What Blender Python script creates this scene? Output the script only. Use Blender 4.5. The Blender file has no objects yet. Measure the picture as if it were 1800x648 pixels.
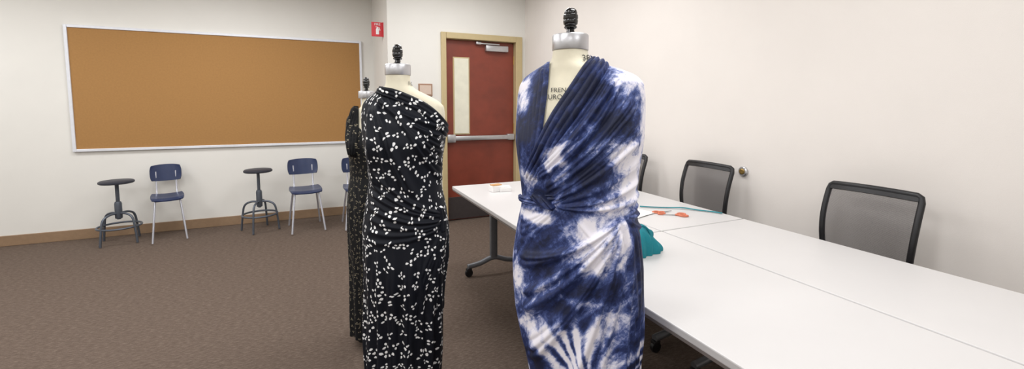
import bpy, bmesh, math, random
import numpy as np
from mathutils import Vector, Matrix
random.seed(7); np.random.seed(7)
COL=bpy.context.scene.collection
try: bpy.context.scene.view_settings.view_transform='Standard'
except Exception: pass

# ------------------------------------------------------------------ helpers
def srgb(r,g,b):
    def f(c):
        c=c/255.0
        return c/12.92 if c<=0.04045 else ((c+0.055)/1.055)**2.4
    return (f(r),f(g),f(b),1.0)

def new_mat(name):
    m=bpy.data.materials.new(name); m.use_nodes=True
    nt=m.node_tree; b=nt.nodes['Principled BSDF']
    return m,nt,b

def mat(name,col,rough=0.5,metal=0.0,var=0.06,scale=30.0,bump=0.0,bscale=200.0,coat=0.0,spec=None):
    m,nt,b=new_mat(name)
    b.inputs['Roughness'].default_value=rough
    b.inputs['Metallic'].default_value=metal
    if coat: b.inputs['Coat Weight'].default_value=coat
    if spec is not None: b.inputs['Specular IOR Level'].default_value=spec
    tc=nt.nodes.new('ShaderNodeTexCoord')
    n=nt.nodes.new('ShaderNodeTexNoise'); n.inputs['Scale'].default_value=scale; n.inputs['Detail'].default_value=4
    nt.links.new(tc.outputs['Object'],n.inputs['Vector'])
    r=nt.nodes.new('ShaderNodeValToRGB')
    c0=[max(0,c*(1-var)) for c in col[:3]]+[1]; c1=[min(1,c*(1+var)) for c in col[:3]]+[1]
    r.color_ramp.elements[0].position=.3; r.color_ramp.elements[0].color=c0
    r.color_ramp.elements[1].position=.7; r.color_ramp.elements[1].color=c1
    nt.links.new(n.outputs['Fac'],r.inputs['Fac']); nt.links.new(r.outputs['Color'],b.inputs['Base Color'])
    if bump>0:
        n2=nt.nodes.new('ShaderNodeTexNoise'); n2.inputs['Scale'].default_value=bscale; n2.inputs['Detail'].default_value=3
        nt.links.new(tc.outputs['Object'],n2.inputs['Vector'])
        bp=nt.nodes.new('ShaderNodeBump'); bp.inputs['Strength'].default_value=bump; bp.inputs['Distance'].default_value=.002
        nt.links.new(n2.outputs['Fac'],bp.inputs['Height']); nt.links.new(bp.outputs['Normal'],b.inputs['Normal'])
    return m

def mobj(name,geo,material,parent=None,smooth=True,loc=(0,0,0)):
    v,f=geo
    me=bpy.data.meshes.new(name); me.from_pydata([tuple(p) for p in v],[],f); me.update()
    o=bpy.data.objects.new(name,me); COL.objects.link(o)
    if material: me.materials.append(material)
    if smooth:
        me.polygons.foreach_set('use_smooth',[True]*len(me.polygons))
        try: me.set_sharp_from_angle(angle=math.radians(38))
        except Exception: pass
    if parent: o.parent=parent
    o.location=loc
    return o

def empty(name,loc,rot=0,parent=None):
    o=bpy.data.objects.new(name,None); COL.objects.link(o); o.location=loc; o.rotation_euler=(0,0,rot)
    o.empty_display_size=.1
    if parent: o.parent=parent
    return o

def tag(o,label,cat,group=None):
    o['label']=label; o['category']=cat
    if group: o['group']=group
    return o

def comb(*geos):
    V=[];F=[]
    for v,f in geos:
        k=len(V); V+= [tuple(p) for p in v]; F+=[tuple(i+k for i in q) for q in f]
    return V,F

def box(x0,x1,y0,y1,z0,z1,bev=0.0,seg=2):
    bm=bmesh.new()
    bmesh.ops.create_cube(bm,size=1)
    for v in bm.verts:
        v.co=Vector(((x0+x1)/2+v.co.x*(x1-x0),(y0+y1)/2+v.co.y*(y1-y0),(z0+z1)/2+v.co.z*(z1-z0)))
    if bev>0:
        bmesh.ops.bevel(bm,geom=list(bm.edges),offset=bev,segments=seg,profile=.5,affect='EDGES')
    V=[tuple(v.co) for v in bm.verts]; bm.verts.index_update()
    F=[tuple(v.index for v in f.verts) for f in bm.faces]
    bm.free(); return V,F

def xform(geo,M):
    v,f=geo
    return [tuple(M@Vector(p)) for p in v],f

def lathe(prof,n=32,c=(0,0,0),caps=True):
    V=[];F=[]
    for r,z in prof:
        for i in range(n):
            t=2*math.pi*i/n; V.append((c[0]+r*math.cos(t),c[1]+r*math.sin(t),c[2]+z))
    for k in range(len(prof)-1):
        for i in range(n):
            j=(i+1)%n
            F.append((k*n+i,k*n+j,(k+1)*n+j,(k+1)*n+i))
    if caps:
        F.append(tuple(range(n-1,-1,-1))); F.append(tuple((len(prof)-1)*n+i for i in range(n)))
    return V,F

def tube(pts,r,n=10,closed=False,sx=1.0):
    pts=[Vector(p) for p in pts]; N=len(pts)
    rs=r if isinstance(r,(list,tuple)) else [r]*N
    V=[];F=[]; prev=None
    for i in range(N):
        if closed: t=(pts[(i+1)%N]-pts[i-1])
        else: t=pts[min(i+1,N-1)]-pts[max(i-1,0)]
        t.normalize()
        if prev is None:
            u=Vector((0,0,1)) if abs(t.z)<.9 else Vector((1,0,0))
            u=(u-t*u.dot(t)).normalized()
        else:
            u=(prev-t*prev.dot(t)).normalized()
        prev=u; w=t.cross(u)
        for k in range(n):
            a=2*math.pi*k/n
            V.append(pts[i]+u*math.cos(a)*rs[i]*sx+w*math.sin(a)*rs[i])
    M=N if closed else N-1
    for i in range(M):
        i2=(i+1)%N
        for k in range(n):
            k2=(k+1)%n
            F.append((i*n+k,i*n+k2,i2*n+k2,i2*n+k))
    if not closed:
        F.append(tuple(range(n-1,-1,-1))); F.append(tuple((N-1)*n+k for k in range(n)))
    return V,F

def spline(pts,sub=8,closed=False):
    P=[Vector(p) for p in pts]; out=[]; N=len(P)
    rng=N if closed else N-1
    for i in range(rng):
        if closed: p0,p1,p2,p3=P[i-1],P[i],P[(i+1)%N],P[(i+2)%N]
        else: p0,p1,p2,p3=P[max(i-1,0)],P[i],P[i+1],P[min(i+2,N-1)]
        for k in range(sub):
            t=k/sub
            out.append(.5*((2*p1)+(p2-p0)*t+(2*p0-5*p1+4*p2-p3)*t*t+(3*p1-p0-3*p2+p3)*t**3))
    if not closed: out.append(P[-1])
    return out

def sheet(fn,nu,nv,thick=0.0):
    P=[[fn(i/nu,j/nv) for i in range(nu+1)] for j in range(nv+1)]
    V=[];F=[]
    W=nu+1
    def nrm(i,j):
        a=P[j][min(i+1,nu)]-P[j][max(i-1,0)]; b=P[min(j+1,nv)][i]-P[max(j-1,0)][i]
        c=a.cross(b); return c.normalized() if c.length>0 else Vector((0,0,1))
    for j in range(nv+1):
        for i in range(nu+1): V.append(P[j][i]+nrm(i,j)*thick*.5)
    for j in range(nv):
        for i in range(nu): F.append((j*W+i,j*W+i+1,(j+1)*W+i+1,(j+1)*W+i))
    if thick>0:
        k=len(V)
        for j in range(nv+1):
            for i in range(nu+1): V.append(P[j][i]-nrm(i,j)*thick*.5)
        for j in range(nv):
            for i in range(nu): F.append((k+j*W+i,k+(j+1)*W+i,k+(j+1)*W+i+1,k+j*W+i+1))
        def side(a,b): F.append((a,a+k,b+k,b))
        for i in range(nu): side(i,i+1); side(nv*W+i+1,nv*W+i)
        for j in range(nv): side((j+1)*W,j*W); side(j*W+nu,(j+1)*W+nu)
    return V,F

def dup(root,loc,rot,label=None):
    def cp(o,par):
        c=o.copy(); COL.objects.link(c)
        c.parent=par
        for ch in o.children: cp(ch,c)
        return c
    c=cp(root,None); c.location=loc; c.rotation_euler=(0,0,rot); c.scale=(1,1,1)
    if label: c['label']=label
    return c

# ------------------------------------------------------------------ materials
M_wall=mat('wall_paint',srgb(226,224,218),.85,var=.015,scale=3,bump=.15,bscale=300)
M_wallr=mat('wall_paint_side',srgb(225,219,213),.85,var=.015,scale=3,bump=.15,bscale=300)
M_ceil=mat('ceiling_tile',srgb(235,234,230),.9,var=.02)
M_base=mat('vinyl_baseboard',srgb(146,120,94),.5,var=.06)
M_alu=mat('aluminium_frame',srgb(222,224,230),.4,.1,var=.03)
M_cork=mat('cork',srgb(164,122,72),.9,var=.05,scale=60,bump=.3,bscale=600)
M_frame=mat('door_frame_paint',srgb(190,172,130),.5,var=.03)
M_door=mat('door_wood',srgb(124,56,40),.4,var=.14,scale=6)
M_lite=mat('wired_glass',srgb(228,226,208),.15,var=.05,scale=10)
M_steel=mat('brushed_steel',srgb(190,190,192),.3,.8,var=.04)
M_grey=mat('grey_metal',srgb(150,150,155),.4,.5,var=.04)
M_kick=mat('dark_kick_plate',srgb(66,60,60),.45,.2,var=.08)
M_black=mat('black_plastic',srgb(20,20,23),.45,var=.1)
M_blackg=mat('black_gloss',srgb(12,12,14),.15,var=.1,coat=.5)
M_tab=mat('laminate_top',srgb(208,206,205),.38,var=.01,scale=5)
M_tabe=mat('table_edge_band',srgb(120,112,108),.5,var=.03)
M_leg=mat('table_leg_grey',srgb(120,122,126),.4,.5,var=.04)
M_navy=mat('navy_plastic',srgb(30,44,80),.3,var=.06)
M_chrome=mat('chair_chrome',srgb(200,202,212),.25,.6,var=.03)
M_stool=mat('stool_metal',srgb(92,98,108),.4,.5,var=.06)
M_seatd=mat('stool_seat',srgb(44,46,56),.5,var=.08)
M_cream=mat('form_cotton',srgb(228,221,198),.8,var=.04,scale=25,bump=.15,bscale=900)
M_cap=mat('cap_steel',srgb(200,200,203),.36,.85,var=.03)
M_ink=mat('black_ink',srgb(25,25,28),.7,var=.05)
M_red=mat('sign_red',srgb(205,30,45),.4,var=.03)
M_white=mat('white_print',srgb(240,240,240),.5,var=.01)
M_paper=mat('paper',srgb(236,234,232),.7,var=.01)
M_plq=mat('plaque_face',srgb(206,186,170),.7,var=.02)
M_plqf=mat('plaque_edge',srgb(160,126,104),.7,var=.04)
M_teal=mat('teal_cloth',srgb(0,122,134),.7,var=.12,scale=20,bump=.3,bscale=400)
M_coral=mat('coral_plastic',srgb(206,118,88),.5,var=.08)
M_brass=mat('brass',srgb(170,140,80),.3,.8,var=.05)
M_tan=mat('tan_card',srgb(196,150,100),.7,var=.05)

def carpet():
    m,nt,b=new_mat('carpet'); L=nt.links
    tc=nt.nodes.new('ShaderNodeTexCoord')
    mp=nt.nodes.new('ShaderNodeMapping'); mp.inputs['Scale'].default_value=(30,115,1); L.new(tc.outputs['Object'],mp.inputs['Vector'])
    n=nt.nodes.new('ShaderNodeTexNoise'); n.inputs['Scale'].default_value=1; n.inputs['Detail'].default_value=6; n.inputs['Roughness'].default_value=.7
    L.new(mp.outputs[0],n.inputs['Vector'])
    r=nt.nodes.new('ShaderNodeValToRGB'); e=r.color_ramp.elements
    e[0].position=.3; e[0].color=srgb(80,69,61); e[1].position=.7; e[1].color=srgb(121,107,96)
    x=e.new(.5); x.color=srgb(98,85,76)
    L.new(n.outputs['Fac'],r.inputs['Fac'])
    n2=nt.nodes.new('ShaderNodeTexNoise'); n2.inputs['Scale'].default_value=300; n2.inputs['Detail'].default_value=3
    L.new(tc.outputs['Object'],n2.inputs['Vector'])
    mx=nt.nodes.new('ShaderNodeMix'); mx.data_type='RGBA'; mx.blend_type='OVERLAY'; mx.inputs[0].default_value=.4
    L.new(r.outputs['Color'],mx.inputs[6]); L.new(n2.outputs['Fac'],mx.inputs[7])
    L.new(mx.outputs[2],b.inputs['Base Color'])
    b.inputs['Roughness'].default_value=.95; b.inputs['Specular IOR Level'].default_value=.1
    bp=nt.nodes.new('ShaderNodeBump'); bp.inputs['Strength'].default_value=.25; bp.inputs['Distance'].default_value=.003
    L.new(n.outputs['Fac'],bp.inputs['Height']); L.new(bp.outputs['Normal'],b.inputs['Normal'])
    return m
M_carpet=carpet()

def meshfab():
    m,nt,b=new_mat('chair_mesh_fabric'); L=nt.links
    b.inputs['Base Color'].default_value=srgb(68,64,66); b.inputs['Roughness'].default_value=.8
    tc=nt.nodes.new('ShaderNodeTexCoord')
    w=nt.nodes.new('ShaderNodeTexWave'); w.inputs['Scale'].default_value=90; w.bands_direction='Z'
    L.new(tc.outputs['Object'],w.inputs['Vector'])
    mr=nt.nodes.new('ShaderNodeMapRange'); mr.inputs['To Min'].default_value=.28; mr.inputs['To Max'].default_value=.46
    L.new(w.outputs['Fac'],mr.inputs['Value']); L.new(mr.outputs[0],b.inputs['Alpha'])
    return m
M_mesh=meshfab()

def tiedye():
    m,nt,b=new_mat('tie_dye_jersey'); L=nt.links
    tc=nt.nodes.new('ShaderNodeTexCoord')
    at=nt.nodes.new('ShaderNodeAttribute'); at.attribute_name='dye'
    def noise(s,d,rg,dist=0,vec=None):
        n=nt.nodes.new('ShaderNodeTexNoise'); n.inputs['Scale'].default_value=s; n.inputs['Detail'].default_value=d
        n.inputs['Roughness'].default_value=rg; n.inputs['Distortion'].default_value=dist
        L.new(vec or tc.outputs['Object'],n.inputs['Vector']); return n
    mp=nt.nodes.new('ShaderNodeMapping'); mp.vector_type='TEXTURE'; mp.inputs['Rotation'].default_value=(0,math.radians(42),0); mp.inputs['Scale'].default_value=(1,1,2.6)
    L.new(tc.outputs['Object'],mp.inputs['Vector'])
    n1=noise(9,10,.66,.7,mp.outputs[0]); n2=noise(22,10,.74,.8); n3=noise(44,6,.68,.3,mp.outputs[0])
    def ma(op,a,bv):
        x=nt.nodes.new('ShaderNodeMath'); x.operation=op
        for i,q in enumerate((a,bv)):
            if isinstance(q,(int,float)): x.inputs[i].default_value=q
            else: L.new(q,x.inputs[i])
        return x.outputs[0]
    s1=ma('MULTIPLY',ma('SUBTRACT',n1.outputs['Fac'],.5),1.45)
    s2=ma('MULTIPLY',ma('SUBTRACT',n2.outputs['Fac'],.5),1.05)
    s3=ma('MULTIPLY',ma('SUBTRACT',n3.outputs['Fac'],.5),.75)
    v=ma('ADD',ma('ADD',ma('ADD',at.outputs['Fac'],s1),s2),s3)
    r=nt.nodes.new('ShaderNodeValToRGB'); e=r.color_ramp.elements
    e[0].position=.22; e[0].color=srgb(236,233,241); e[1].position=.90; e[1].color=srgb(20,27,56)
    for p,c in ((.34,(204,205,225)),(.44,(142,150,188)),(.54,(74,90,144)),(.67,(38,51,98))):
        x=e.new(p); x.color=srgb(*c)
    L.new(v,r.inputs['Fac']); L.new(r.outputs['Color'],b.inputs['Base Color'])
    b.inputs['Roughness'].default_value=.6; b.inputs['Specular IOR Level'].default_value=.35
    return m
M_dye=tiedye()

def petals(name,base,petal,scale,size):
    m,nt,b=new_mat(name); L=nt.links
    def N(t): return nt.nodes.new(t)
    uv=N('ShaderNodeUVMap'); uv.uv_map='UVMap'
    nz=N('ShaderNodeTexNoise'); nz.inputs['Scale'].default_value=9; nz.inputs['Detail'].default_value=1
    L.new(uv.outputs[0],nz.inputs['Vector'])
    nz2=N('ShaderNodeTexNoise'); nz2.inputs['Scale'].default_value=110; nz2.inputs['Detail'].default_value=1
    L.new(uv.outputs[0],nz2.inputs['Vector'])
    ws=N('ShaderNodeVectorMath'); ws.operation='SCALE'; ws.inputs['Scale'].default_value=.05; L.new(nz.outputs['Color'],ws.inputs[0])
    ws2=N('ShaderNodeVectorMath'); ws2.operation='SCALE'; ws2.inputs['Scale'].default_value=.006; L.new(nz2.outputs['Color'],ws2.inputs[0])
    ad0=N('ShaderNodeVectorMath'); ad0.operation='ADD'; L.new(uv.outputs[0],ad0.inputs[0]); L.new(ws2.outputs[0],ad0.inputs[1])
    ad=N('ShaderNodeVectorMath'); ad.operation='ADD'; L.new(ad0.outputs[0],ad.inputs[0]); L.new(ws.outputs[0],ad.inputs[1])
    sc=N('ShaderNodeVectorMath'); sc.operation='SCALE'; sc.inputs['Scale'].default_value=scale; L.new(ad.outputs[0],sc.inputs[0])
    vo=N('ShaderNodeTexVoronoi'); vo.voronoi_dimensions='2D'; vo.inputs['Scale'].default_value=1; vo.inputs['Randomness'].default_value=.7
    L.new(sc.outputs[0],vo.inputs['Vector'])
    df=N('ShaderNodeVectorMath'); df.operation='SUBTRACT'; L.new(sc.outputs[0],df.inputs[0]); L.new(vo.outputs['Position'],df.inputs[1])
    sp=N('ShaderNodeSeparateColor'); L.new(vo.outputs['Color'],sp.inputs[0])
    last=None
    for k,ang in enumerate((0,1.8,3.8)):
        am=N('ShaderNodeMath'); am.operation='MULTIPLY_ADD'; am.inputs[1].default_value=6.28; am.inputs[2].default_value=ang
        L.new(sp.outputs[0],am.inputs[0])
        vr=N('ShaderNodeVectorRotate'); vr.rotation_type='Z_AXIS'; L.new(df.outputs[0],vr.inputs['Vector']); L.new(am.outputs[0],vr.inputs['Angle'])
        o=N('ShaderNodeVectorMath'); o.operation='SUBTRACT'; o.inputs[1].default_value=((.23,.22,.225)[k]*size,0,0); L.new(vr.outputs[0],o.inputs[0])
        ms=N('ShaderNodeVectorMath'); ms.operation='MULTIPLY'; ms.inputs[1].default_value=(1/((.15,.13,.14)[k]*size),1/((.12,.13,.11)[k]*size),0); L.new(o.outputs[0],ms.inputs[0])
        ln=N('ShaderNodeVectorMath'); ln.operation='LENGTH'; L.new(ms.outputs[0],ln.inputs[0])
        val=ln.outputs['Value']
        if k==2:
            gt=N('ShaderNodeMath'); gt.operation='GREATER_THAN'; gt.inputs[1].default_value=.6; L.new(sp.outputs[1],gt.inputs[0])
            aa=N('ShaderNodeMath'); aa.operation='ADD'; L.new(val,aa.inputs[0]); L.new(gt.outputs[0],aa.inputs[1]); val=aa.outputs[0]
        if last is None: last=val
        else:
            mn=N('ShaderNodeMath'); mn.operation='MINIMUM'; L.new(last,mn.inputs[0]); L.new(val,mn.inputs[1]); last=mn.outputs[0]
    r=N('ShaderNodeValToRGB'); e=r.color_ramp.elements
    e[0].position=.82; e[0].color=petal; e[1].position=1.0; e[1].color=base
    L.new(last,r.inputs['Fac']); L.new(r.outputs['Color'],b.inputs['Base Color'])
    b.inputs['Roughness'].default_value=.65; b.inputs['Specular IOR Level'].default_value=.25
    return m
M_pet=petals('petal_print_jersey',srgb(12,16,26),srgb(238,238,238),23.5,.98)
M_pet2=petals('gold_dot_lace',srgb(17,18,21),srgb(140,132,112),34.0,.8)

# ------------------------------------------------------------------ room
def struct(o,kind='structure'): o['kind']=kind; return o
struct(mobj('floor',box(-4.6,3.1,-2.7,6.1,-.1,0),M_carpet,smooth=False))
struct(mobj('ceiling',box(-4.6,3.1,-2.7,6.1,2.85,2.95),M_ceil,smooth=False))
struct(mobj('wall_back',box(-4.6,.8,5.8,6.0,0,2.85),M_wall,smooth=False))
struct(mobj('wall_left',box(-4.7,-4.5,-2.6,6.0,0,2.85),M_wall,smooth=False))
struct(mobj('wall_front',box(-4.6,3.1,-2.8,-2.6,0,2.85),M_wall,smooth=False))
YD=4.88
def prism(poly,z0,z1):
    n=len(poly); V=[(x,y,z0) for x,y in poly]+[(x,y,z1) for x,y in poly]
    F=[tuple(range(n-1,-1,-1)),tuple(range(n,2*n))]+[(i,(i+1)%n,n+(i+1)%n,n+i) for i in range(n)]
    return V,F
struct(mobj('wall_side',prism([(.653,YD),(.80,YD),(.80,5.8),(.591,5.8)],0,2.85),M_wall,smooth=False))
struct(mobj('wall_door',comb(box(.80,1.262,YD,5.08,0,2.85),box(2.262,2.55,YD,5.08,0,2.85),box(1.262,2.262,YD,5.08,2.225,2.85)),M_wall,smooth=False))
def wrx(y): return 2.32+(4.88-y)*.0722
struct(mobj('wall_right',prism([(wrx(-2.7),-2.7),(wrx(-2.7)+.2,-2.7),(wrx(5.0)+.2,5.0),(wrx(5.0),5.0)],0,2.85),M_wallr,smooth=False))
struct(mobj('baseboard_back',box(-4.5,.591,5.785,5.8,0,.105,.004),M_base,smooth=False))
struct(mobj('baseboard_door',comb(box(.64,1.25,YD-.014,YD,0,.105,.004)),M_base,smooth=False))
struct(mobj('baseboard_side',prism([(.639,YD-.014),(.653,YD-.014),(.591,5.79),(.577,5.79)],0,.105),M_base,smooth=False))
struct(mobj('baseboard_right',prism([(wrx(-2.5)-.014,-2.5),(wrx(-2.5),-2.5),(wrx(4.88),4.88),(wrx(4.88)-.014,4.88)],0,.105),M_base,smooth=False))
struct(mobj('trim_1',comb(box(1.245,1.305,YD-.03,5.06,0,2.235,.006),box(2.185,2.272,YD-.03,5.06,0,2.235,.006),box(1.305,2.185,YD-.03,5.06,2.165,2.235,.006)),M_frame,smooth=False))
door=struct(mobj('door_1',comb(box(1.307,2.183,4.93,4.975,.012,2.162,.003)),M_door,smooth=False))
mobj('vision_panel',comb(box(1.40,1.605,4.924,4.93,1.045,1.965,.002)),M_frame,door,False)
mobj('glass',box(1.415,1.59,4.918,4.9245,1.06,1.95),M_lite,door,False)
pb=mobj('panic_bar',comb(box(1.31,2.17,4.865,4.90,.975,1.03,.008),box(1.31,1.41,4.86,4.93,.955,1.05,.008),box(2.08,2.175,4.87,4.93,.965,1.04,.008)),M_steel,door)
mobj('door_closer',comb(box(1.80,2.09,4.87,4.93,2.045,2.115,.006),box(1.70,1.98,4.885,4.90,2.125,2.14,.003),box(1.68,1.74,4.88,4.93,2.12,2.15,.003)),M_steel,door)
mobj('kick_plate',box(1.33,2.16,4.922,4.93,.02,.29,.002),M_kick,door,False)
for z in (.3,1.12,1.95):
    mobj('hinge',lathe([(.007,-.05),(.007,.05)],10,(2.183,4.922,z)),M_brass,door)

bd=empty('bulletin_board',(-.962,5.8,.915)); tag(bd,'long tan cork bulletin board with silver aluminium frame on wall','bulletin board')
W=1.413;Hh=1.288;fw_=.028
mobj('cork_panel',box(-W+.02,W-.02,-.018,-.002,.02,Hh-.02),M_cork,bd,False)
mobj('frame',comb(box(-W,-W+fw_,-.03,-.001,0,Hh,.004),box(W-fw_,W,-.03,-.001,0,Hh,.004),box(-W+fw_,W-fw_,-.03,-.001,0,fw_,.004),box(-W+fw_,W-fw_,-.03,-.001,Hh-fw_,Hh,.004)),M_alu,bd,False)

def text_geo(s,size,ext=0.0):
    cu=bpy.data.curves.new('tmp','FONT'); cu.body=s; cu.size=size; cu.align_x='CENTER'; cu.align_y='CENTER'; cu.extrude=ext; cu.resolution_u=3
    o=bpy.data.objects.new('tmp',cu); COL.objects.link(o)
    dg=bpy.context.evaluated_depsgraph_get(); dg.update()
    me=bpy.data.meshes.new_from_object(o.evaluated_get(dg))
    V=[tuple(v.co) for v in me.vertices]; F=[tuple(p.vertices) for p in me.polygons]
    bpy.data.objects.remove(o); bpy.data.curves.remove(cu); bpy.data.meshes.remove(me)
    return V,F

sg=empty('fire_sign',(.575,5.1,2.25)); tag(sg,'small red fire extinguisher flag sign projecting from wall','sign')
mobj('sign_plate',comb(box(-.065,.062,-.003,.003,-.08,.08,.002),box(.055,.065,-.02,.02,-.08,.08,.002)),M_red,sg,False)
RX=Matrix.Rotation(math.radians(90),4,'X')
mobj('lettering',xform(text_geo('FIRE',.036),Matrix.Translation((0,-.005,.055))@RX),M_white,sg,False)
mobj('pictogram',xform(comb(lathe([(.001,-.055),(.017,-.055),(.017,.0),(.012,.012),(.006,.016),(.006,.026)],16),tube([(0,0,.022),(.02,0,.02),(.028,0,-.01)],.004,6),box(-.02,.004,-.003,.003,.024,.03)),Matrix.Translation((0,-.0035,0))@Matrix.Scale(.12,4,(0,1,0))),M_white,sg,False)
pq=empty('wall_plaque',(1.06,YD,1.57)); tag(pq,'small beige room sign on the wall beside the door','sign')
mobj('plaque_frame',box(-.08,.08,-.014,-.001,-.07,.07,.004),M_plqf,pq,False)
mobj('plaque_insert',box(-.065,.065,-.017,-.0135,-.052,.052,.002),M_plq,pq,False)
ot=empty('wall_outlet',(wrx(1.945),1.945,.951),-math.pi/2-.072); tag(ot,'round metal wall outlet cover with brass centre','outlet')
RXo=Matrix.Rotation(math.radians(90),4,'X')
mobj('cover_ring',xform(lathe([(.034,0),(.034,.008),(.028,.014),(.02,.014)],28),RXo),M_steel,ot)
mobj('socket',xform(lathe([(.019,.012),(.019,.019),(.012,.022)],20),RXo),M_brass,ot)

# ------------------------------------------------------------------ tables
def make_table(x0,x1,y0,y1,legs,label):
    cx=(x0+x1)/2; cy=(y0+y1)/2
    t=empty('folding_table',(cx,cy,0)); tag(t,label,'table','white training tables')
    hx=(x1-x0)/2-.002; hy=(y1-y0)/2-.002
    mobj('table_top',box(-hx,hx,-hy,hy,.715,.74,.004,2),M_tab,t,False)
    mobj('edge_band',comb(box(-hx+.003,hx-.003,-hy+.003,hy-.003,.705,.7155)),M_tabe,t,False)
    for ly in legs:
        y=ly-cy
        lf=mobj('leg_frame',comb(
            box(-.03,.03,y-.02,y+.02,.12,.69,.008),
            box(-.22,.22,y-.025,y+.025,.685,.705,.004),
            tube(spline([(-.225,y,.085),(-.12,y,.10),(0,y,.135),(.12,y,.10),(.225,y,.085)],6),.021,12)),M_leg,t)
        for sx in (-.215,.215):
            c=mobj('caster',comb(
                xform(lathe([(.012,-.014),(.03,-.012),(.034,0),(.03,.012),(.012,.014)],20),Matrix.Translation((sx,y,.034))@Matrix.Rotation(math.pi/2,4,'X')),
                box(sx-.022,sx+.022,y-.02,y+.02,.045,.075,.008),
                lathe([(.009,.05),(.009,.09)],10,(sx,y,0))),M_black,lf)
    return t
make_table(.92,1.573,1.665,3.305,(1.78,3.22),'white laminate training table with grey T legs, cards on top')
make_table(1.577,2.18,1.665,3.305,(1.78,3.22),'white laminate training table holding coral and teal craft supplies')
make_table(.92,1.573,.05,1.66,(.2,1.5),'white laminate training table with teal cloth on top')
make_table(1.577,2.18,.05,1.66,(.2,1.5),'bare white laminate training table beside mesh office chair')

for k,(x,y,r,h) in enumerate([(1.17,2.97,.2,.045),(1.235,2.95,-.1,.03)]):
    c=empty('card_box',(x,y,.7405),r); tag(c,'small white box of business cards on the table','box','card boxes on the table')
    mobj('box_body',box(-.045,.045,-.03,.03,0,h,.003),M_paper,c,False)
    mobj('card_stack',box(-.04,.04,-.025,.025,h-.001,h+.008,.002),M_tan if k==0 else M_paper,c,False)
pp=mobj('paper_sheet',sheet(lambda u,v:Vector(((u-.5)*.216,(v-.5)*.28,.003+.002*math.sin(u*3))),8,8,.0008),M_paper,None,loc=(1.66,2.06,.741))
pp.rotation_euler=(0,0,.3); tag(pp,'white sheet of paper lying on table','paper')
def blob_fn(rx,ry,rz,seed,amp=.16):
    rnd=random.Random(seed); ph=[(rnd.uniform(1,4),rnd.uniform(0,6),rnd.uniform(1,3),rnd.uniform(0,6)) for _ in range(6)]
    def fn(u,v):
        th=u*2*math.pi; ph0=v*math.pi*.5
        k=1+sum(amp*.4*math.sin(round(a)*th+b+2*v)*math.sin(c*v*3+d) for a,b,c,d in ph)
        k*=1+.08*math.sin(14*th+4*v)
        return Vector((rx*math.cos(th)*math.cos(ph0)*k,ry*math.sin(th)*math.cos(ph0)*k,rz*math.sin(ph0)**.9*(1+.14*math.sin(3*th))))
    return fn
tb=empty('cloth_bag',(1.235,1.46,.741)); tag(tb,'crumpled teal cloth drawstring bag slumped on table','bag')
mobj('bag_body',sheet(blob_fn(.11,.08,.112,3),64,24),M_teal,tb)
mobj('bag_tie',tube(spline([(.0,0,.105),(.02,-.02,.12),(.05,-.02,.10),(.06,-.03,.07)],8),.005,8),M_teal,tb)
def scissors(loc,rot,label):
    s=empty('scissors',loc,rot); tag(s,label,'scissors','coral handled scissors'); s.scale=(.8,.8,.8)
    ring=[(.028*math.cos(a)+.0,.02*math.sin(a),.006) for a in np.linspace(0,2*math.pi,20,endpoint=False)]
    for sg_ in (-1,1):
        mobj('handle',comb(tube([(p[0]-.055,p[1]+sg_*.026,p[2]) for p in ring],.006,8,True),tube([(-.03,sg_*.02,.006),(0,0,.006)],.006,8)),M_coral,s)
        mobj('blade',prism([(0,-.006*sg_),(.085,-.001),(0,.006*sg_)][::sg_],.004+.002*sg_,.007+.002*sg_),M_steel,s,False)
    return s
scissors((1.86,1.95,.741),.1,'coral handled scissors lying open on table')
scissors((1.87,1.87,.741),2.7,'coral handled scissors lying beside teal strap')
ln=mobj('lanyard',tube(spline([(1.82,2.12,.747),(1.88,2.07,.747),(1.96,2.02,.747),(2.03,1.97,.75),(2.08,1.90,.747),(2.13,1.83,.747),(2.15,1.78,.747)],8),.007,8,sx=.5),M_teal,None)
tag(ln,'narrow teal lanyard strap trailing across table','strap')

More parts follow.
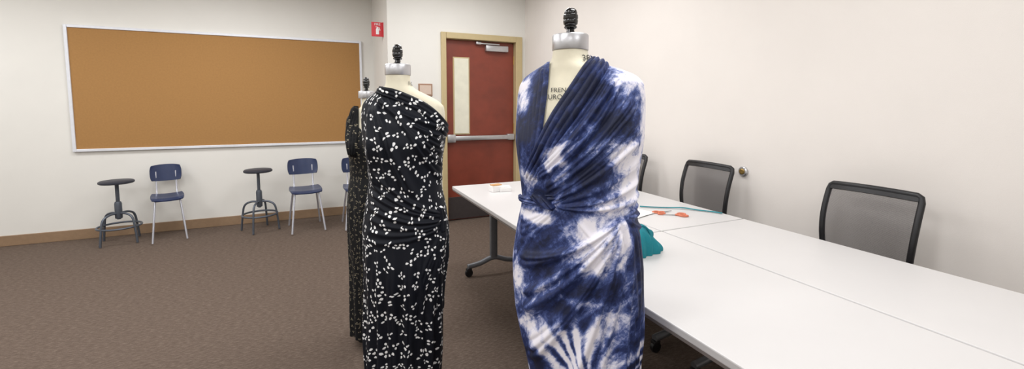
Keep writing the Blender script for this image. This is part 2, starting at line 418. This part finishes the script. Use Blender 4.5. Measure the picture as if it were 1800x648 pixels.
# ------------------------------------------------------------------ task chairs
def task_chair():
    c=empty('office_chair',(0,0,0))
    def bs(u,v,off=0):
        hw=.190+.008*math.sin(v*math.pi)-.016*(1-v)
        x=u*hw; z=.60+v*.38+.010*(1-u*u)*(v)
        y=.215+.05*v-.03*math.sin(v*math.pi)-.035*(1-u*u)*.9+.0+off
        return Vector((x,y,z))
    pts=[(-.86,0),(.86,0),(.96,.02),(1,.08),(1,.92),(.97,.98),(.9,1),(-.9,1),(-.97,.98),(-1,.92),(-1,.08),(-.96,.02)]
    dense=[]
    for i in range(len(pts)):
        a=pts[i]; b=pts[(i+1)%len(pts)]; n=max(1,int(math.hypot((a[0]-b[0])*.2,(a[1]-b[1])*.4)/.025))
        for k in range(n): dense.append((a[0]+(b[0]-a[0])*k/n,a[1]+(b[1]-a[1])*k/n))
    mobj('back_frame',tube([bs(u,v) for u,v in dense],.0135,10,True),M_black,c)
    mobj('top_rail',sheet(lambda u,v:bs((u-.5)*1.88,.93+v*.07),24,4,.018),M_black,c)
    mobj('mesh_back',sheet(lambda u,v:bs((u-.5)*1.96,.01+v*.96),24,20,.002),M_mesh,c)
    mobj('back_support',comb(tube(spline([(0,.02,.42),(0,.16,.42),(0,.235,.50),(0,.215,.62),(0,.20,.66)],6),.02,10,sx=.6),
        tube(spline([(-.17,.21,.63),(0,.20,.65),(.17,.21,.63)],8),.012,8)),M_black,c)
    def seat(u,v):
        x=(u-.5)*2; y=(v-.5)*2
        r=1-.12*abs(x*y)**2
        return Vector((x*.235*r,y*.225*r-.01,.47-.02*(y<0)*y*y+.008*(x*x)))
    mobj('seat',sheet(seat,20,20,.055),M_black,c)
    mobj('gas_column',comb(lathe([(.028,.08),(.028,.24),(.018,.24),(.018,.41),(.05,.415),(.05,.43)],20)),M_black,c)
    base=mobj('star_base',comb(*[tube([(0,0,.115),(.14*math.cos(a),.14*math.sin(a),.11),(.255*math.cos(a),.255*math.sin(a),.08)],[.026,.02,.015],10) for a in [math.pi/10+k*2*math.pi/5 for k in range(5)]],lathe([(.04,.08),(.04,.135)],20)),M_black,c)
    for k in range(5):
        a=math.pi/10+k*2*math.pi/5
        mobj('caster',comb(xform(lathe([(.01,-.02),(.026,-.018),(.028,0),(.026,.018),(.01,.02)],16),Matrix.Translation((.25*math.cos(a),.25*math.sin(a),.028))@Matrix.Rotation(a,4,'Z')@Matrix.Rotation(math.pi/2,4,'X')),
             lathe([(.008,.03),(.008,.08)],8,(.25*math.cos(a),.25*math.sin(a),0))),M_black,base)
    return c
tc1=task_chair(); tc1.location=(2.165,1.165,0); tc1.rotation_euler=(0,0,-math.pi/2+.0)
tag(tc1,'black mesh-back office chair tucked under white table','chair','black mesh office chairs')
dup(tc1,(2.165,2.13,0),-math.pi/2,'black mesh-back office chair by the round wall outlet')
dup(tc1,(2.10,2.87,0),-math.pi/2,'black mesh-back office chair mostly hidden behind dress form')

# ------------------------------------------------------------------ school chairs and stools
def school_chair():
    c=empty('school_chair',(0,0,0))
    def seat(u,v):
        x=(u-.5)*2; y=(v-.5)*2; r=1-.10*abs(x*y)**2.0
        return Vector((x*.165*r,y*.18*r,.445+.012*x*x-.02*max(0,-y-.5)*1.2+.01*max(0,y)))
    mobj('seat',sheet(seat,20,20,.011),M_navy,c)
    def back(u,v):
        x=(u-.5)*2; y=(v-.5)*2; r=1-.12*abs(x*y)**2.5
        return Vector((x*.158*r,.215+.035*(v-.5)-.035*x*x+.03,.685+y*.09*r))
    mobj('backrest',sheet(back,24,14,.012),M_navy,c)
    for sx in (-1,1):
        mobj('leg',tube([(sx*.12,-.10,.43),(sx*.14,-.15,.25),(sx*.165,-.20,.012)],.0105,10),M_chrome,c)
        mobj('leg',tube([(sx*.12,.10,.43),(sx*.14,.16,.25),(sx*.165,.22,.012)],.0105,10),M_chrome,c)
        mobj('back_post',tube(spline([(sx*.10,-.05,.425),(sx*.10,.12,.425),(sx*.10,.19,.47),(sx*.10,.235,.70)],6),.010,10),M_chrome,c)
        mobj('seat_bracket',tube([(-.12,sx*.10,.425),(.12,sx*.10,.425)],.009,8),M_chrome,c)
    return c
sc=school_chair(); sc.location=(-1.535,5.47,0); sc.rotation_euler=(0,0,.28); sc.scale=(.84,.92,.98)
tag(sc,'navy plastic school chair with chrome legs under bulletin board','chair','navy school chairs')
dup(sc,(-.225,5.27,0),.14,'navy plastic school chair with chrome legs beside tall stool')
dup(sc,(.33,5.18,0),.05,'navy plastic school chair partly hidden behind black dress')

def stool():
    c=empty('lab_stool',(0,0,0))
    mobj('seat',lathe([(.01,.605),(.13,.607),(.14,.614),(.14,.628),(.13,.636),(.01,.638)],40),M_seatd,c)
    mobj('screw_column',lathe([(.016,.24),(.016,.60),(.05,.606)],16),M_stool,c)
    mobj('hub',lathe([(.028,.25),(.03,.26),(.03,.40),(.024,.42)],20),M_stool,c)
    for k in range(4):
        a=math.pi/4+k*math.pi/2+.25; ca,sa=math.cos(a),math.sin(a)
        mobj('leg',tube(spline([(.02*ca,.02*sa,.30),(.09*ca,.09*sa,.30),(.155*ca,.155*sa,.26),(.18*ca,.18*sa,.14),(.195*ca,.195*sa,.006)],6),.0105,10),M_stool,c)
    mobj('foot_ring',tube([(.172*math.cos(t),.172*math.sin(t),.17) for t in np.linspace(0,2*math.pi,40,endpoint=False)],.010,8,True),M_stool,c)
    return c
st=stool(); st.location=(-1.95,5.50,0)
tag(st,'grey metal lab stool with round dark seat under board','stool','metal lab stools')
dup(st,(-.70,5.42,0),.3,'grey metal lab stool with round dark seat between chairs').scale=(1,1,1.08)

# ------------------------------------------------------------------ dress forms
CAMH=1.38
def px2hz(px,py,xc,Fd):
    v=(246.0-py)/748.0
    dz=Fd*(v*.9969-.0785)/(.9969+v*.0785)
    return (px-xc)*(Fd*.9969-dz*.0785)/748.0, CAMH+dz

class Form:
    def __init__(s,loc,rot,prof,phic,xc,Fd,bust=.02,zb=1.27,cx=0):
        s.loc=loc; s.rot=rot; s.phic=phic; s.xc=xc; s.Fd=Fd; s.bust=bust; s.zb=zb
        z=np.array([p[0] for p in prof]); s.zt=np.arange(z[0],z[-1]+.0005,.001)
        out=[]
        for k in (1,2,3,4):
            v=np.interp(s.zt,z,[p[k] for p in prof])
            pad=np.pad(v,25,mode='edge'); ker=np.exp(-(np.arange(-25,26)/7.0)**2); ker/=ker.sum()
            out.append(np.convolve(pad,ker,'valid'))
        s.a,s.b,s.cxx,s.cyy=out
    def pos(s,phi,z,off=0):
        a=np.interp(z,s.zt,s.a)+off; b=np.interp(z,s.zt,s.b)+off
        cx=np.interp(z,s.zt,s.cxx); cy=np.interp(z,s.zt,s.cyy)
        sp,cp=np.sin(phi),np.cos(phi); e=.93
        X=cx+a*np.sign(sp)*np.abs(sp)**e; Y=cy-b*np.sign(cp)*np.abs(cp)**e
        bu=s.bust*np.exp(-((z-s.zb)/.07)**2)*(np.exp(-((phi-.5)/.38)**2)+np.exp(-((phi+.5)/.38)**2))
        return np.stack([X,Y-bu,z+0*X],-1)
    def h(s,P):
        c,sn=math.cos(s.phic),math.sin(s.phic)
        return P[...,0]*c+P[...,1]*sn
    def front(s,h,z,off):
        ph=np.linspace(s.phic-math.pi/2,s.phic+math.pi/2,121)
        P=s.pos(ph,np.full_like(ph,z)); hh=s.h(P)
        phi=np.interp(h,hh,ph); e=.01; ez=.002
        p=s.pos(np.array(phi),np.array(z)); 
        du=s.pos(np.array(phi+e),np.array(z))-s.pos(np.array(phi-e),np.array(z))
        zlo,zhi=max(z-ez,s.zt[0]),min(z+ez,s.zt[-1])
        dv=s.pos(np.array(phi),np.array(zhi))-s.pos(np.array(phi),np.array(zlo))
        n=np.cross(du,dv); n/= (np.linalg.norm(n)+1e-9)
        return Vector(p+n*off)
    def P(s,x,y): return px2hz(x,y,s.xc,s.Fd)

def bez(a,b,c,n=14):
    t=np.linspace(0,1,n)[:,None]; a,b,c=map(np.array,(a,b,c))
    return (1-t)**2*a+2*t*(1-t)*b+t*t*c

class FoldMap:
    def __init__(s,form):
        s.f=form; s.h0,s.z0,s.st=-.27,.1,.002
        s.nh,s.nz=270,730
        s.D=np.zeros((s.nz,s.nh)); s.H,s.Z=np.meshgrid(s.h0+np.arange(s.nh)*s.st,s.z0+np.arange(s.nz)*s.st)
    def add(s,pts,amp,w,w1=None,taper=.12,mode='max'):
        if w1 is None: w1=w
        q=np.array([s.f.P(*p) for p in pts]); m=3*max(w,w1)
        i0=max(0,int((q[:,0].min()-m-s.h0)/s.st)); i1=min(s.nh,int((q[:,0].max()+m-s.h0)/s.st)+1)
        j0=max(0,int((q[:,1].min()-m-s.z0)/s.st)); j1=min(s.nz,int((q[:,1].max()+m-s.z0)/s.st)+1)
        if i1<=i0 or j1<=j0: return
        X=s.H[j0:j1,i0:i1]; Y=s.Z[j0:j1,i0:i1]
        best=np.full(X.shape,9.0); T=np.zeros(X.shape); n=len(q)-1
        for k in range(n):
            ax,ay=q[k]; dx,dy=q[k+1]-q[k]; L=dx*dx+dy*dy+1e-12
            t=np.clip(((X-ax)*dx+(Y-ay)*dy)/L,0,1)
            d=(X-ax-t*dx)**2+(Y-ay-t*dy)**2
            u=d<best; best=np.where(u,d,best); T=np.where(u,(k+t)/n,T)
        ww=w+(w1-w)*T
        tp=np.clip(T/taper,0,1)*np.clip((1-T)/taper,0,1); tp=tp*tp*(3-2*tp)
        val=amp*tp*np.exp(-best/ww**2)
        S=s.D[j0:j1,i0:i1]
        if mode=='max': S[:]=np.maximum(S,val)
        else: S+=val
    def fan(s,A0,A1,B0,B1,n,sag=(0,0),amp=.006,w=.006,w1=None,seed=0,jit=.35,taper=.12,lo=.6):
        r=np.random.RandomState(seed)
        for k in range(n):
            t=(k+.5+r.uniform(-jit,jit))/n; t2=(k+.5+r.uniform(-jit,jit)*.9)/n
            a=np.array(A0)*(1-t)+np.array(A1)*t; b=np.array(B0)*(1-t2)+np.array(B1)*t2
            m=(a+b)/2+np.array(sag)*r.uniform(.5,1.4)
            sc=r.uniform(lo,1.25)
            s.add(bez(a,m,b),amp*sc,w*r.uniform(.8,1.3),(w1 or w)*r.uniform(.75,1.4),taper)
    def sample(s,h,z):
        x=np.clip((h-s.h0)/s.st,0,s.nh-1.001); y=np.clip((z-s.z0)/s.st,0,s.nz-1.001)
        i=x.astype(int); j=y.astype(int); u=x-i; v=y-j
        D=s.D
        return D[j,i]*(1-u)*(1-v)+D[j,i+1]*u*(1-v)+D[j+1,i]*(1-u)*v+D[j+1,i+1]*u*v

def zrows(form,z0,z1,n):
    zt=form.zt[(form.zt>=z0)&(form.zt<=z1)]; a=np.interp(zt,form.zt,form.a)
    L=np.concatenate([[0],np.cumsum(np.hypot(np.diff(a),np.diff(zt)))])
    return np.interp(np.linspace(0,L[-1],n),L,zt)

def grid_mesh(name,form,z0,z1,nu,nv,mat_,parent,fm=None,off=0.0,cut=None,dyefn=None,wob=None,closed_bottom=False,thick=0):
    phi=np.linspace(form.phic-math.pi,form.phic+math.pi,nu+1)
    zz=zrows(form,z0,z1,nv)
    PH,ZZ=np.meshgrid(phi,zz)
    PHw=(PH+math.pi)%(2*math.pi)-math.pi
    Pn=form.pos(PHw,ZZ)
    du=np.gradient(Pn,axis=1); dv=np.gradient(Pn,axis=0)
    du[:,0]=du[:,-1]=(Pn[:,1]-Pn[:,-2])/2
    N=np.cross(du,dv); N/=np.linalg.norm(N,axis=-1,keepdims=True)+1e-9
    hh=form.h(Pn)
    d=np.full(hh.shape,off)
    if fm is not None: d=d+fm.sample(hh,ZZ)
    if wob is not None: d=d+wob(PH-form.phic,ZZ)
    Q=Pn+N*d[...,None]
    V=Q[:,:-1].reshape(-1,3); n=nu
    front=np.cos(PH-form.phic)>0
    keep=np.ones(hh.shape,bool)
    if cut is not None: keep=~cut(hh,ZZ,front)
    F=[]
    for j in range(nv-1):
        for i in range(nu):
            i2=(i+1)%nu
            if keep[j,i] and keep[j+1,i] and keep[j,i+1] and keep[j+1,i+1]:
                F.append((j*n+i,j*n+i2,(j+1)*n+i2,(j+1)*n+i))
    if closed_bottom: F.append(tuple(range(nu-1,-1,-1)))
    me=bpy.data.meshes.new(name); me.from_pydata(V.tolist(),[],F); me.update()
    me.materials.append(mat_)
    me.polygons.foreach_set('use_smooth',[True]*len(me.polygons))
    S=((PH-form.phic)*.185)[:,:-1].reshape(-1); Zf=ZZ[:,:-1].reshape(-1)
    uvl=me.uv_layers.new(name='UVMap')
    li=np.zeros(len(me.loops),dtype=np.int32); me.loops.foreach_get('vertex_index',li)
    uv=np.stack([S[li],Zf[li]],-1); uvl.data.foreach_set('uv',uv.reshape(-1).astype(np.float32))
    if dyefn is not None:
        at=me.attributes.new('dye','FLOAT','POINT')
        at.data.foreach_set('value',dyefn(hh,ZZ)[:,:-1].reshape(-1).astype(np.float32))
    o=bpy.data.objects.new(name,me); COL.objects.link(o); o.parent=parent
    return o

def ribbon(name,form,pts,widths,mat_,parent,height=.007,pleats=4,pamp=.004,base=.0,dyefn=None,NT=70,NQ=32,twist=0.0):
    q=[form.P(*p) for p in pts]
    sp=spline([(a,b,0) for a,b in q],max(2,NT//(len(q)-1)))
    n=len(sp); V=[];F=[];HZ=[]
    ws=np.interp(np.linspace(0,1,n),np.linspace(0,1,len(widths)),widths)*form.Fd/748.0*.5
    for i,p in enumerate(sp):
        t=sp[min(i+1,n-1)]-sp[max(i-1,0)]; t.normalize(); nn=Vector((-t.y,t.x,0)); T=i/(n-1)
        end=min(1,T/.08,(1-T)/.08)
        for j in range(NQ+1):
            u=j/NQ*2-1; c=p+nn*u*ws[i]
            prof=(1-abs(u)**4)*height*(.2+.8*end)
            pl_=pamp*abs(math.sin((u*.5+.5)*math.pi*pleats+twist*T*6))*(1-u**6)*end
            V.append(form.front(c.x,min(max(c.y,form.zt[0]),form.zt[-1]),base+prof+pl_)); HZ.append((c.x,c.y))
    W=NQ+1
    for i in range(n-1):
        for j in range(NQ): F.append((i*W+j,(i+1)*W+j,(i+1)*W+j+1,i*W+j+1))
    o=mobj(name,(V,F),mat_,parent); o.data.polygons.foreach_set('use_smooth',[True]*len(o.data.polygons))
    HZ=np.array(HZ)
    me=o.data
    uvl=me.uv_layers.new(name='UVMap')
    li=np.zeros(len(me.loops),dtype=np.int32); me.loops.foreach_get('vertex_index',li)
    uvl.data.foreach_set('uv',HZ[li].reshape(-1).astype(np.float32))
    if dyefn is not None:
        at=me.attributes.new('dye','FLOAT','POINT'); at.data.foreach_set('value',dyefn(HZ[:,0],HZ[:,1]).astype(np.float32))
    return o

def wrap_text(form,s,px,py,size,parent,rot=0,off=.001):
    V,F=text_geo(s,size); h0,z0=form.P(px,py); out=[]
    for v in V:
        x=v[0]*math.cos(rot)-v[1]*math.sin(rot); y=v[0]*math.sin(rot)+v[1]*math.cos(rot)
        out.append(form.front(h0+x,z0+y,off))
    return mobj('printed_lettering',(out,F),M_ink,parent,False)

def form_hardware(form,root,cx,cy,capz,capt,knobt,r=.0545,br=.21):
    s=r/.0545
    mobj('neck_cap',lathe([(r*.98,capz-.002),(r,capz),(r,capt-.003),(r*.96,capt),(r*.3,capt+.002)],48,(cx,cy,0)),M_cap,root)
    L=knobt-capt
    prof=[(.020,0),(.020,.05),(.013,.10),(.011,.20),(.016,.24),(.019,.27),(.019,.31),(.016,.34),(.021,.40),(.0225,.52),(.021,.56),(.0225,.60),(.022,.72),(.019,.76),(.020,.80),(.017,.90),(.011,.97),(.002,1.0)]
    mobj('finial_knob',lathe([(a*s,capt+b*L) for a,b in prof],28,(cx,cy,0)),M_blackg,root)
    mobj('pole',lathe([(.016,.10),(.016,.76)],20),M_grey,root)
    base=mobj('stand_base',comb(*[tube([(0,0,.13),(br*.55*math.cos(a),br*.55*math.sin(a),.11),(br*math.cos(a),br*math.sin(a),.06)],[.02,.016,.013],10) for a in [k*math.pi/2+.4 for k in range(4)]],lathe([(.035,.09),(.035,.16),(.02,.2)],20)),M_black,root)
    for k in range(4):
        a=k*math.pi/2+.4
        mobj('caster',comb(xform(lathe([(.01,-.01),(.024,-.009),(.024,.009),(.01,.01)],14),Matrix.Translation((br*math.cos(a),br*math.sin(a),.0245))@Matrix.Rotation(math.pi/2,4,'X')),lathe([(.007,.03),(.007,.07)],8,(br*math.cos(a),br*math.sin(a),0))),M_black,base)

def inpoly(poly,X,Y):
    r=np.zeros(X.shape,bool); n=len(poly); j=n-1
    for i in range(n):
        xi,yi=poly[i]; xj,yj=poly[j]
        c=((yi>Y)!=(yj>Y))&(X<(xj-xi)*(Y-yi)/((yj-yi)+1e-12)+xi); r^=c; j=i
    return r

# ---- form 1 (tie-dye)
prof1=[(.15,.140,.125,.032,0),(.40,.154,.132,.030,0),(.54,.166,.138,.024,0),(.66,.183,.146,.009,0),(.75,.192,.150,.002,0),(.90,.197,.153,-.002,0),(1.0,.190,.143,-.001,0),(1.09,.178,.128,.001,0),(1.18,.183,.134,0,0),
 (1.27,.190,.137,0,0),(1.36,.195,.122,0,0),(1.41,.196,.104,0,0),(1.445,.191,.09,0,0),(1.466,.174,.078,-.002,-.004),(1.482,.142,.070,-.008,-.008),(1.498,.100,.064,-.014,-.012),(1.508,.072,.060,-.018,-.014),(1.52,.059,.057,-.02,-.015),(1.549,.0545,.0545,-.02,-.015)]
ph1=math.radians(22)
f1=Form((.706,1.110,0),math.radians(-54.4),prof1,ph1,1016,1.24,bust=.014,zb=1.28)
r1=empty('dress_form',f1.loc,f1.rot); tag(r1,'cream dress form with steel neck cap wearing tie-dye dress','dress form')
grid_mesh('torso',f1,.72,1.549,96,120,M_cream,r1,off=-.004,closed_bottom=True)
form_hardware(f1,r1,-.02,-.015,1.549,1.593,1.674)
wrap_text(f1,'FRENCH',991,159,.0195,r1); wrap_text(f1,'EUROPEAN',989,171,.0202,r1)
wrap_text(f1,'38',1030,101,.026,r1,rot=math.radians(8),off=.0)

blobs=[(912,150,16,12,-.5),(945,150,14,24,.15),(925,185,10,20,-.3),(1103,138,34,18,-.6),(1085,165,18,18,-.2),(1125,210,10,70,-.45),(1060,205,28,34,.25),(1015,205,14,40,.12),(1080,262,22,24,-.42),(1108,315,16,50,-.48),(1092,230,12,16,.2),
 (1040,300,36,20,.22),(985,275,24,24,-.45),(932,240,18,50,.3),(933,312,16,16,-.4),(965,335,26,10,.2),(946,380,38,9,-.6),(1038,385,28,24,-.48),(1062,350,20,14,-.3),(955,440,46,36,.33),
 (1050,440,18,28,-.38),(1065,490,34,16,.2),(1114,430,12,70,.4),(1090,410,8,40,-.35),(918,505,14,34,-.36),(1030,505,34,8,-.36),(1050,562,60,26,-.42),(965,575,36,20,-.4),(945,625,22,26,.32),(1092,622,20,28,.32),(1015,620,18,26,-.35),
 (985,515,34,14,.28),(1045,160,20,20,.22)]
bl1=[]
for x,y,rx,ry,v in blobs:
    h,z=f1.P(x,y); bl1.append((h,z,rx*.00172,ry*.00172,v))
def dye1(H_,Z_):
    d=np.full(H_.shape,.59)
    for h,z,rx,rz,v in bl1: d=d+v*np.exp(-((H_-h)/rx)**2-((Z_-z)/rz)**2)
    h0,z0=f1.P(1045,640); r=np.hypot(H_-h0,Z_-z0); an=np.arctan2(Z_-z0,H_-h0)
    d=d+.34*np.sin(an*15+5*np.sin(an*3)+r*30)*np.exp(-((r-.12)/.07)**2)
    return d
fm=FoldMap(f1)
fm.fan((1072,118),(1124,190),(935,300),(970,345),10,(20,22),.013,.006,.007,1,jit=.5,lo=.4)
fm.fan((1120,190),(1126,345),(970,345),(982,356),7,(0,18),.012,.010,.004,2,jit=.5,lo=.4)
fm.fan((912,160),(950,150),(922,330),(948,335),4,(-4,0),.006,.008,.007,3,lo=.4)
fm.fan((1086,366),(1092,376),(910,440),(935,660),8,(14,18),.017,.006,.013,4,jit=.45,lo=.4)
fm.fan((975,356),(990,362),(912,392),(915,440),4,(0,8),.006,.005,.007,44)
fm.fan((1088,375),(1100,380),(980,660),(1100,680),5,(20,16),.014,.006,.015,5,jit=.5,lo=.4)
fm.fan((1092,372),(1108,372),(1095,660),(1132,660),4,(6,0),.013,.006,.010,6)
fm.fan((1122,330),(1124,400),(1088,366),(1092,368),4,(0,6),.008,.007,.004,7)
fm.fan((985,358),(1000,352),(1000,450),(1080,430),4,(0,-6),.005,.005,.010,8)
fm.fan((915,352),(918,372),(985,345),(990,360),4,(0,4),.006,.006,.006,9)
fm.fan((940,640),(1090,640),(930,760),(1110,760),7,(0,0),.007,.012,.014,10)
fm.add(bez((1084,362),(1104,440),(1112,560)),.015,.010,.012)
fm.add(bez((1112,550),(1118,620),(1122,740)),.015,.012,.014)
neck=[f1.P(*p) for p in [(968,100),(1052,92),(1040,122),(1010,160),(988,198),(966,240),(958,252),(954,240),(957,190),(963,140)]]
def wob1(ps,z):
    k=np.clip((1.0-z)/.6,0,1)
    return .005*k*np.sin(ps*9+1)+.003*k*np.sin(ps*17+z*4)+.0045*np.sin(z*13+ps*2)*np.clip((1.38-z)/.1,0,1)
d1=empty('tie_dye_dress',f1.loc,f1.rot); tag(d1,'navy and white tie-dye draped wrap dress on dress form','dress')
grid_mesh('dress_fabric',f1,.16,1.512,520,520,M_dye,d1,fm,.004,lambda h,z,fr: inpoly(neck,h,z)&fr,dye1,wob1)
ribbon('shoulder_strap',f1,[(1058,103),(1042,126),(1016,168),(990,208),(968,246),(949,284),(932,320)],[36,40,42,42,38,34,24],M_dye,d1,.012,4,.006,.002,lambda h,z:dye1(h,z)+.1)
ribbon('neck_facing',f1,[(957,118),(955,150),(952,190),(948,230),(944,268),(944,300)],[16,18,18,18,18,10],M_dye,d1,.007,2,.003,.002,lambda h,z:dye1(h,z)+.0)
ribbon('waist_twist',f1,[(910,358),(930,355),(952,351),(974,346),(992,338),(1010,326)],[10,18,24,24,18,6],M_dye,d1,.006,3,.005,.004,lambda h,z:dye1(h,z)+.06,twist=.6)
ribbon('waist_knot',f1,[(946,338),(957,345),(970,353),(982,360)],[12,20,20,10],M_dye,d1,.014,2,.006,.009,lambda h,z:dye1(h,z)+.18,NT=40,NQ=20,twist=.6)

# ---- form 2 (petal print)
prof2=[(.15,.146,.130,-.032,0),(.45,.158,.14,-.02,0),(.60,.170,.145,-.010,0),(.73,.180,.150,0,0),(.85,.179,.148,0,0),(.95,.168,.135,0,0),(1.04,.153,.122,0,0),(1.15,.157,.128,0,0),
 (1.23,.170,.132,0,0),(1.30,.177,.120,0,0),(1.35,.180,.100,0,0),(1.385,.175,.086,0,0),(1.408,.155,.076,-.004,-.004),(1.43,.118,.069,-.008,-.008),(1.45,.080,.062,-.013,-.012),(1.465,.060,.056,-.016,-.014),(1.48,.0535,.053,-.018,-.015),(1.515,.0525,.0525,-.018,-.015)]
ph2=math.radians(20)
az2=math.atan2(.310,1.852)
f2=Form((.310,1.852,0),-az2-ph2,prof2,ph2,712,1.76,bust=.02,zb=1.22)
r2=empty('dress_form',f2.loc,f2.rot); tag(r2,'cream dress form with one bare shoulder under black dress','dress form')
grid_mesh('torso',f2,.72,1.515,96,120,M_cream,r2,off=-.004,closed_bottom=True)
form_hardware(f2,r2,-.018,-.015,1.513,1.556,1.64,.053)
wrap_text(f2,'10',724,146,.024,r2,off=.0)
fm2=FoldMap(f2)
fm2.fan((662,170),(690,168),(782,222),(778,330),9,(-4,20),.015,.007,.011,11)
fm2.fan((655,185),(665,175),(655,330),(740,350),6,(-10,0),.014,.007,.012,12)
fm2.fan((776,375),(778,395),(650,280),(645,430),8,(-10,16),.011,.006,.010,13,jit=.45,lo=.4)
fm2.fan((776,392),(780,400),(700,560),(778,560),6,(-14,0),.013,.006,.011,14)
fm2.fan((650,420),(740,430),(648,800),(740,800),7,(0,0),.018,.011,.017,15,taper=.2)
fm2.fan((690,520),(770,520),(700,820),(765,820),5,(0,0),.018,.012,.017,16,taper=.2)
cutp=[f2.P(*p) for p in [(672,120),(676,156),(705,166),(742,183),(772,210),(800,242),(860,242),(860,60),(672,60)]]
def wob2(ps,z):
    k=np.clip((.95-z)/.6,0,1)
    return .008*k*np.sin(ps*11+1)+.006*k*np.sin(ps*19+z*3)+.003*np.sin(z*13+ps*2)*np.clip((1.3-z)/.1,0,1)
d2=empty('petal_print_dress',f2.loc,f2.rot); tag(d2,'black one-shoulder dress with white petal print on form','dress')
grid_mesh('dress_fabric',f2,.16,1.455,480,480,M_pet,d2,fm2,.004,lambda h,z,fr: inpoly(cutp,h,z),None,wob2)
ribbon('neckline_drape',f2,[(664,158),(690,165),(716,176),(745,191),(768,211),(792,242)],[14,20,22,22,22,20],M_pet,d2,.010,3,.005,.001)
ribbon('hip_gather',f2,[(766,362),(770,378),(772,392),(772,408)],[8,14,14,8],M_pet,d2,.010,3,.004,.004,NT=36,NQ=16,twist=.5)

# ---- form 3 (lace dress, behind)
prof3=[(p[0]*.942+.003,p[1]*.80,p[2]*.8,p[3]*.3,p[4]*.8) for p in prof2]
prof3[0]=(.06,.140,.12,0,0)
ph3=math.radians(25)
f3=Form((.242,2.545,0),-math.atan2(.242,2.545)-ph3,prof3,ph3,652,2.35,bust=.018,zb=1.15)
r3=empty('dress_form',f3.loc,f3.rot); tag(r3,'small cream dress form partly hidden behind black dress','dress form')
grid_mesh('torso',f3,.72,prof3[-1][0],72,90,M_cream,r3,off=-.004,closed_bottom=True)
form_hardware(f3,r3,-.0195,-.012,prof3[-1][0]-.002,prof3[-1][0]+.036,1.545,.045,br=.085)
fm3=FoldMap(f3)
fm3.fan((612,300),(690,300),(608,620),(700,620),9,(0,0),.008,.010,.016,21,taper=.2)
d3=empty('lace_dress',f3.loc,f3.rot); tag(d3,'black sleeveless dress with small gold dots on form','dress')
cut3=[f3.P(*p) for p in [(615,120),(618,196),(630,222),(655,245),(676,205),(676,120)]]
grid_mesh('dress_fabric',f3,.062,1.335,260,300,M_pet2,d3,fm3,.004,lambda h,z,fr: inpoly(cut3,h,z),None,lambda ps,z:.009*np.sin(ps*13+z*3)*np.clip((1-z),0,1))
ribbon('shoulder_ruffle',f3,[(628,188),(624,205),(621,225),(620,250),(622,275)],[5,14,20,20,10],M_pet2,d3,.016,5,.008,.002,NT=60,NQ=24,twist=1.5)

# ------------------------------------------------------------------ lights
def area(x,y,e,sx=1.2,sy=.6,z=2.80):
    l=bpy.data.lights.new('ceiling_light','AREA'); l.shape='RECTANGLE'; l.size=sx; l.size_y=sy; l.energy=e; l.color=(.985,.985,.995)
    o=bpy.data.objects.new('ceiling_light',l); COL.objects.link(o); o.location=(x,y,z)
for x in (-3.2,-1.0,1.2):
    for y in (-1.5,.7,2.6,4.4):
        e=24
        if y==4.4: e=33 if x<0 else 17
        area(x,y if not (x>0 and y==4.4) else 3.9,e)
w=bpy.data.worlds.new('world'); bpy.context.scene.world=w; w.use_nodes=True
w.node_tree.nodes['Background'].inputs[0].default_value=(.9,.95,1,1); w.node_tree.nodes['Background'].inputs[1].default_value=.3

# ------------------------------------------------------------------ camera
cd=bpy.data.cameras.new('camera'); cam=bpy.data.objects.new('camera',cd); COL.objects.link(cam)
cd.sensor_width=36; cd.lens=748/1800*36; cd.shift_y=-78/1800; cd.clip_start=.02
a=math.radians(23.7); p=math.radians(4.5)
fw=Vector((math.sin(a)*math.cos(p),math.cos(a)*math.cos(p),-math.sin(p)))
cam.location=(0,0,CAMH); cam.rotation_euler=fw.to_track_quat('-Z','Y').to_euler()
bpy.context.scene.camera=cam
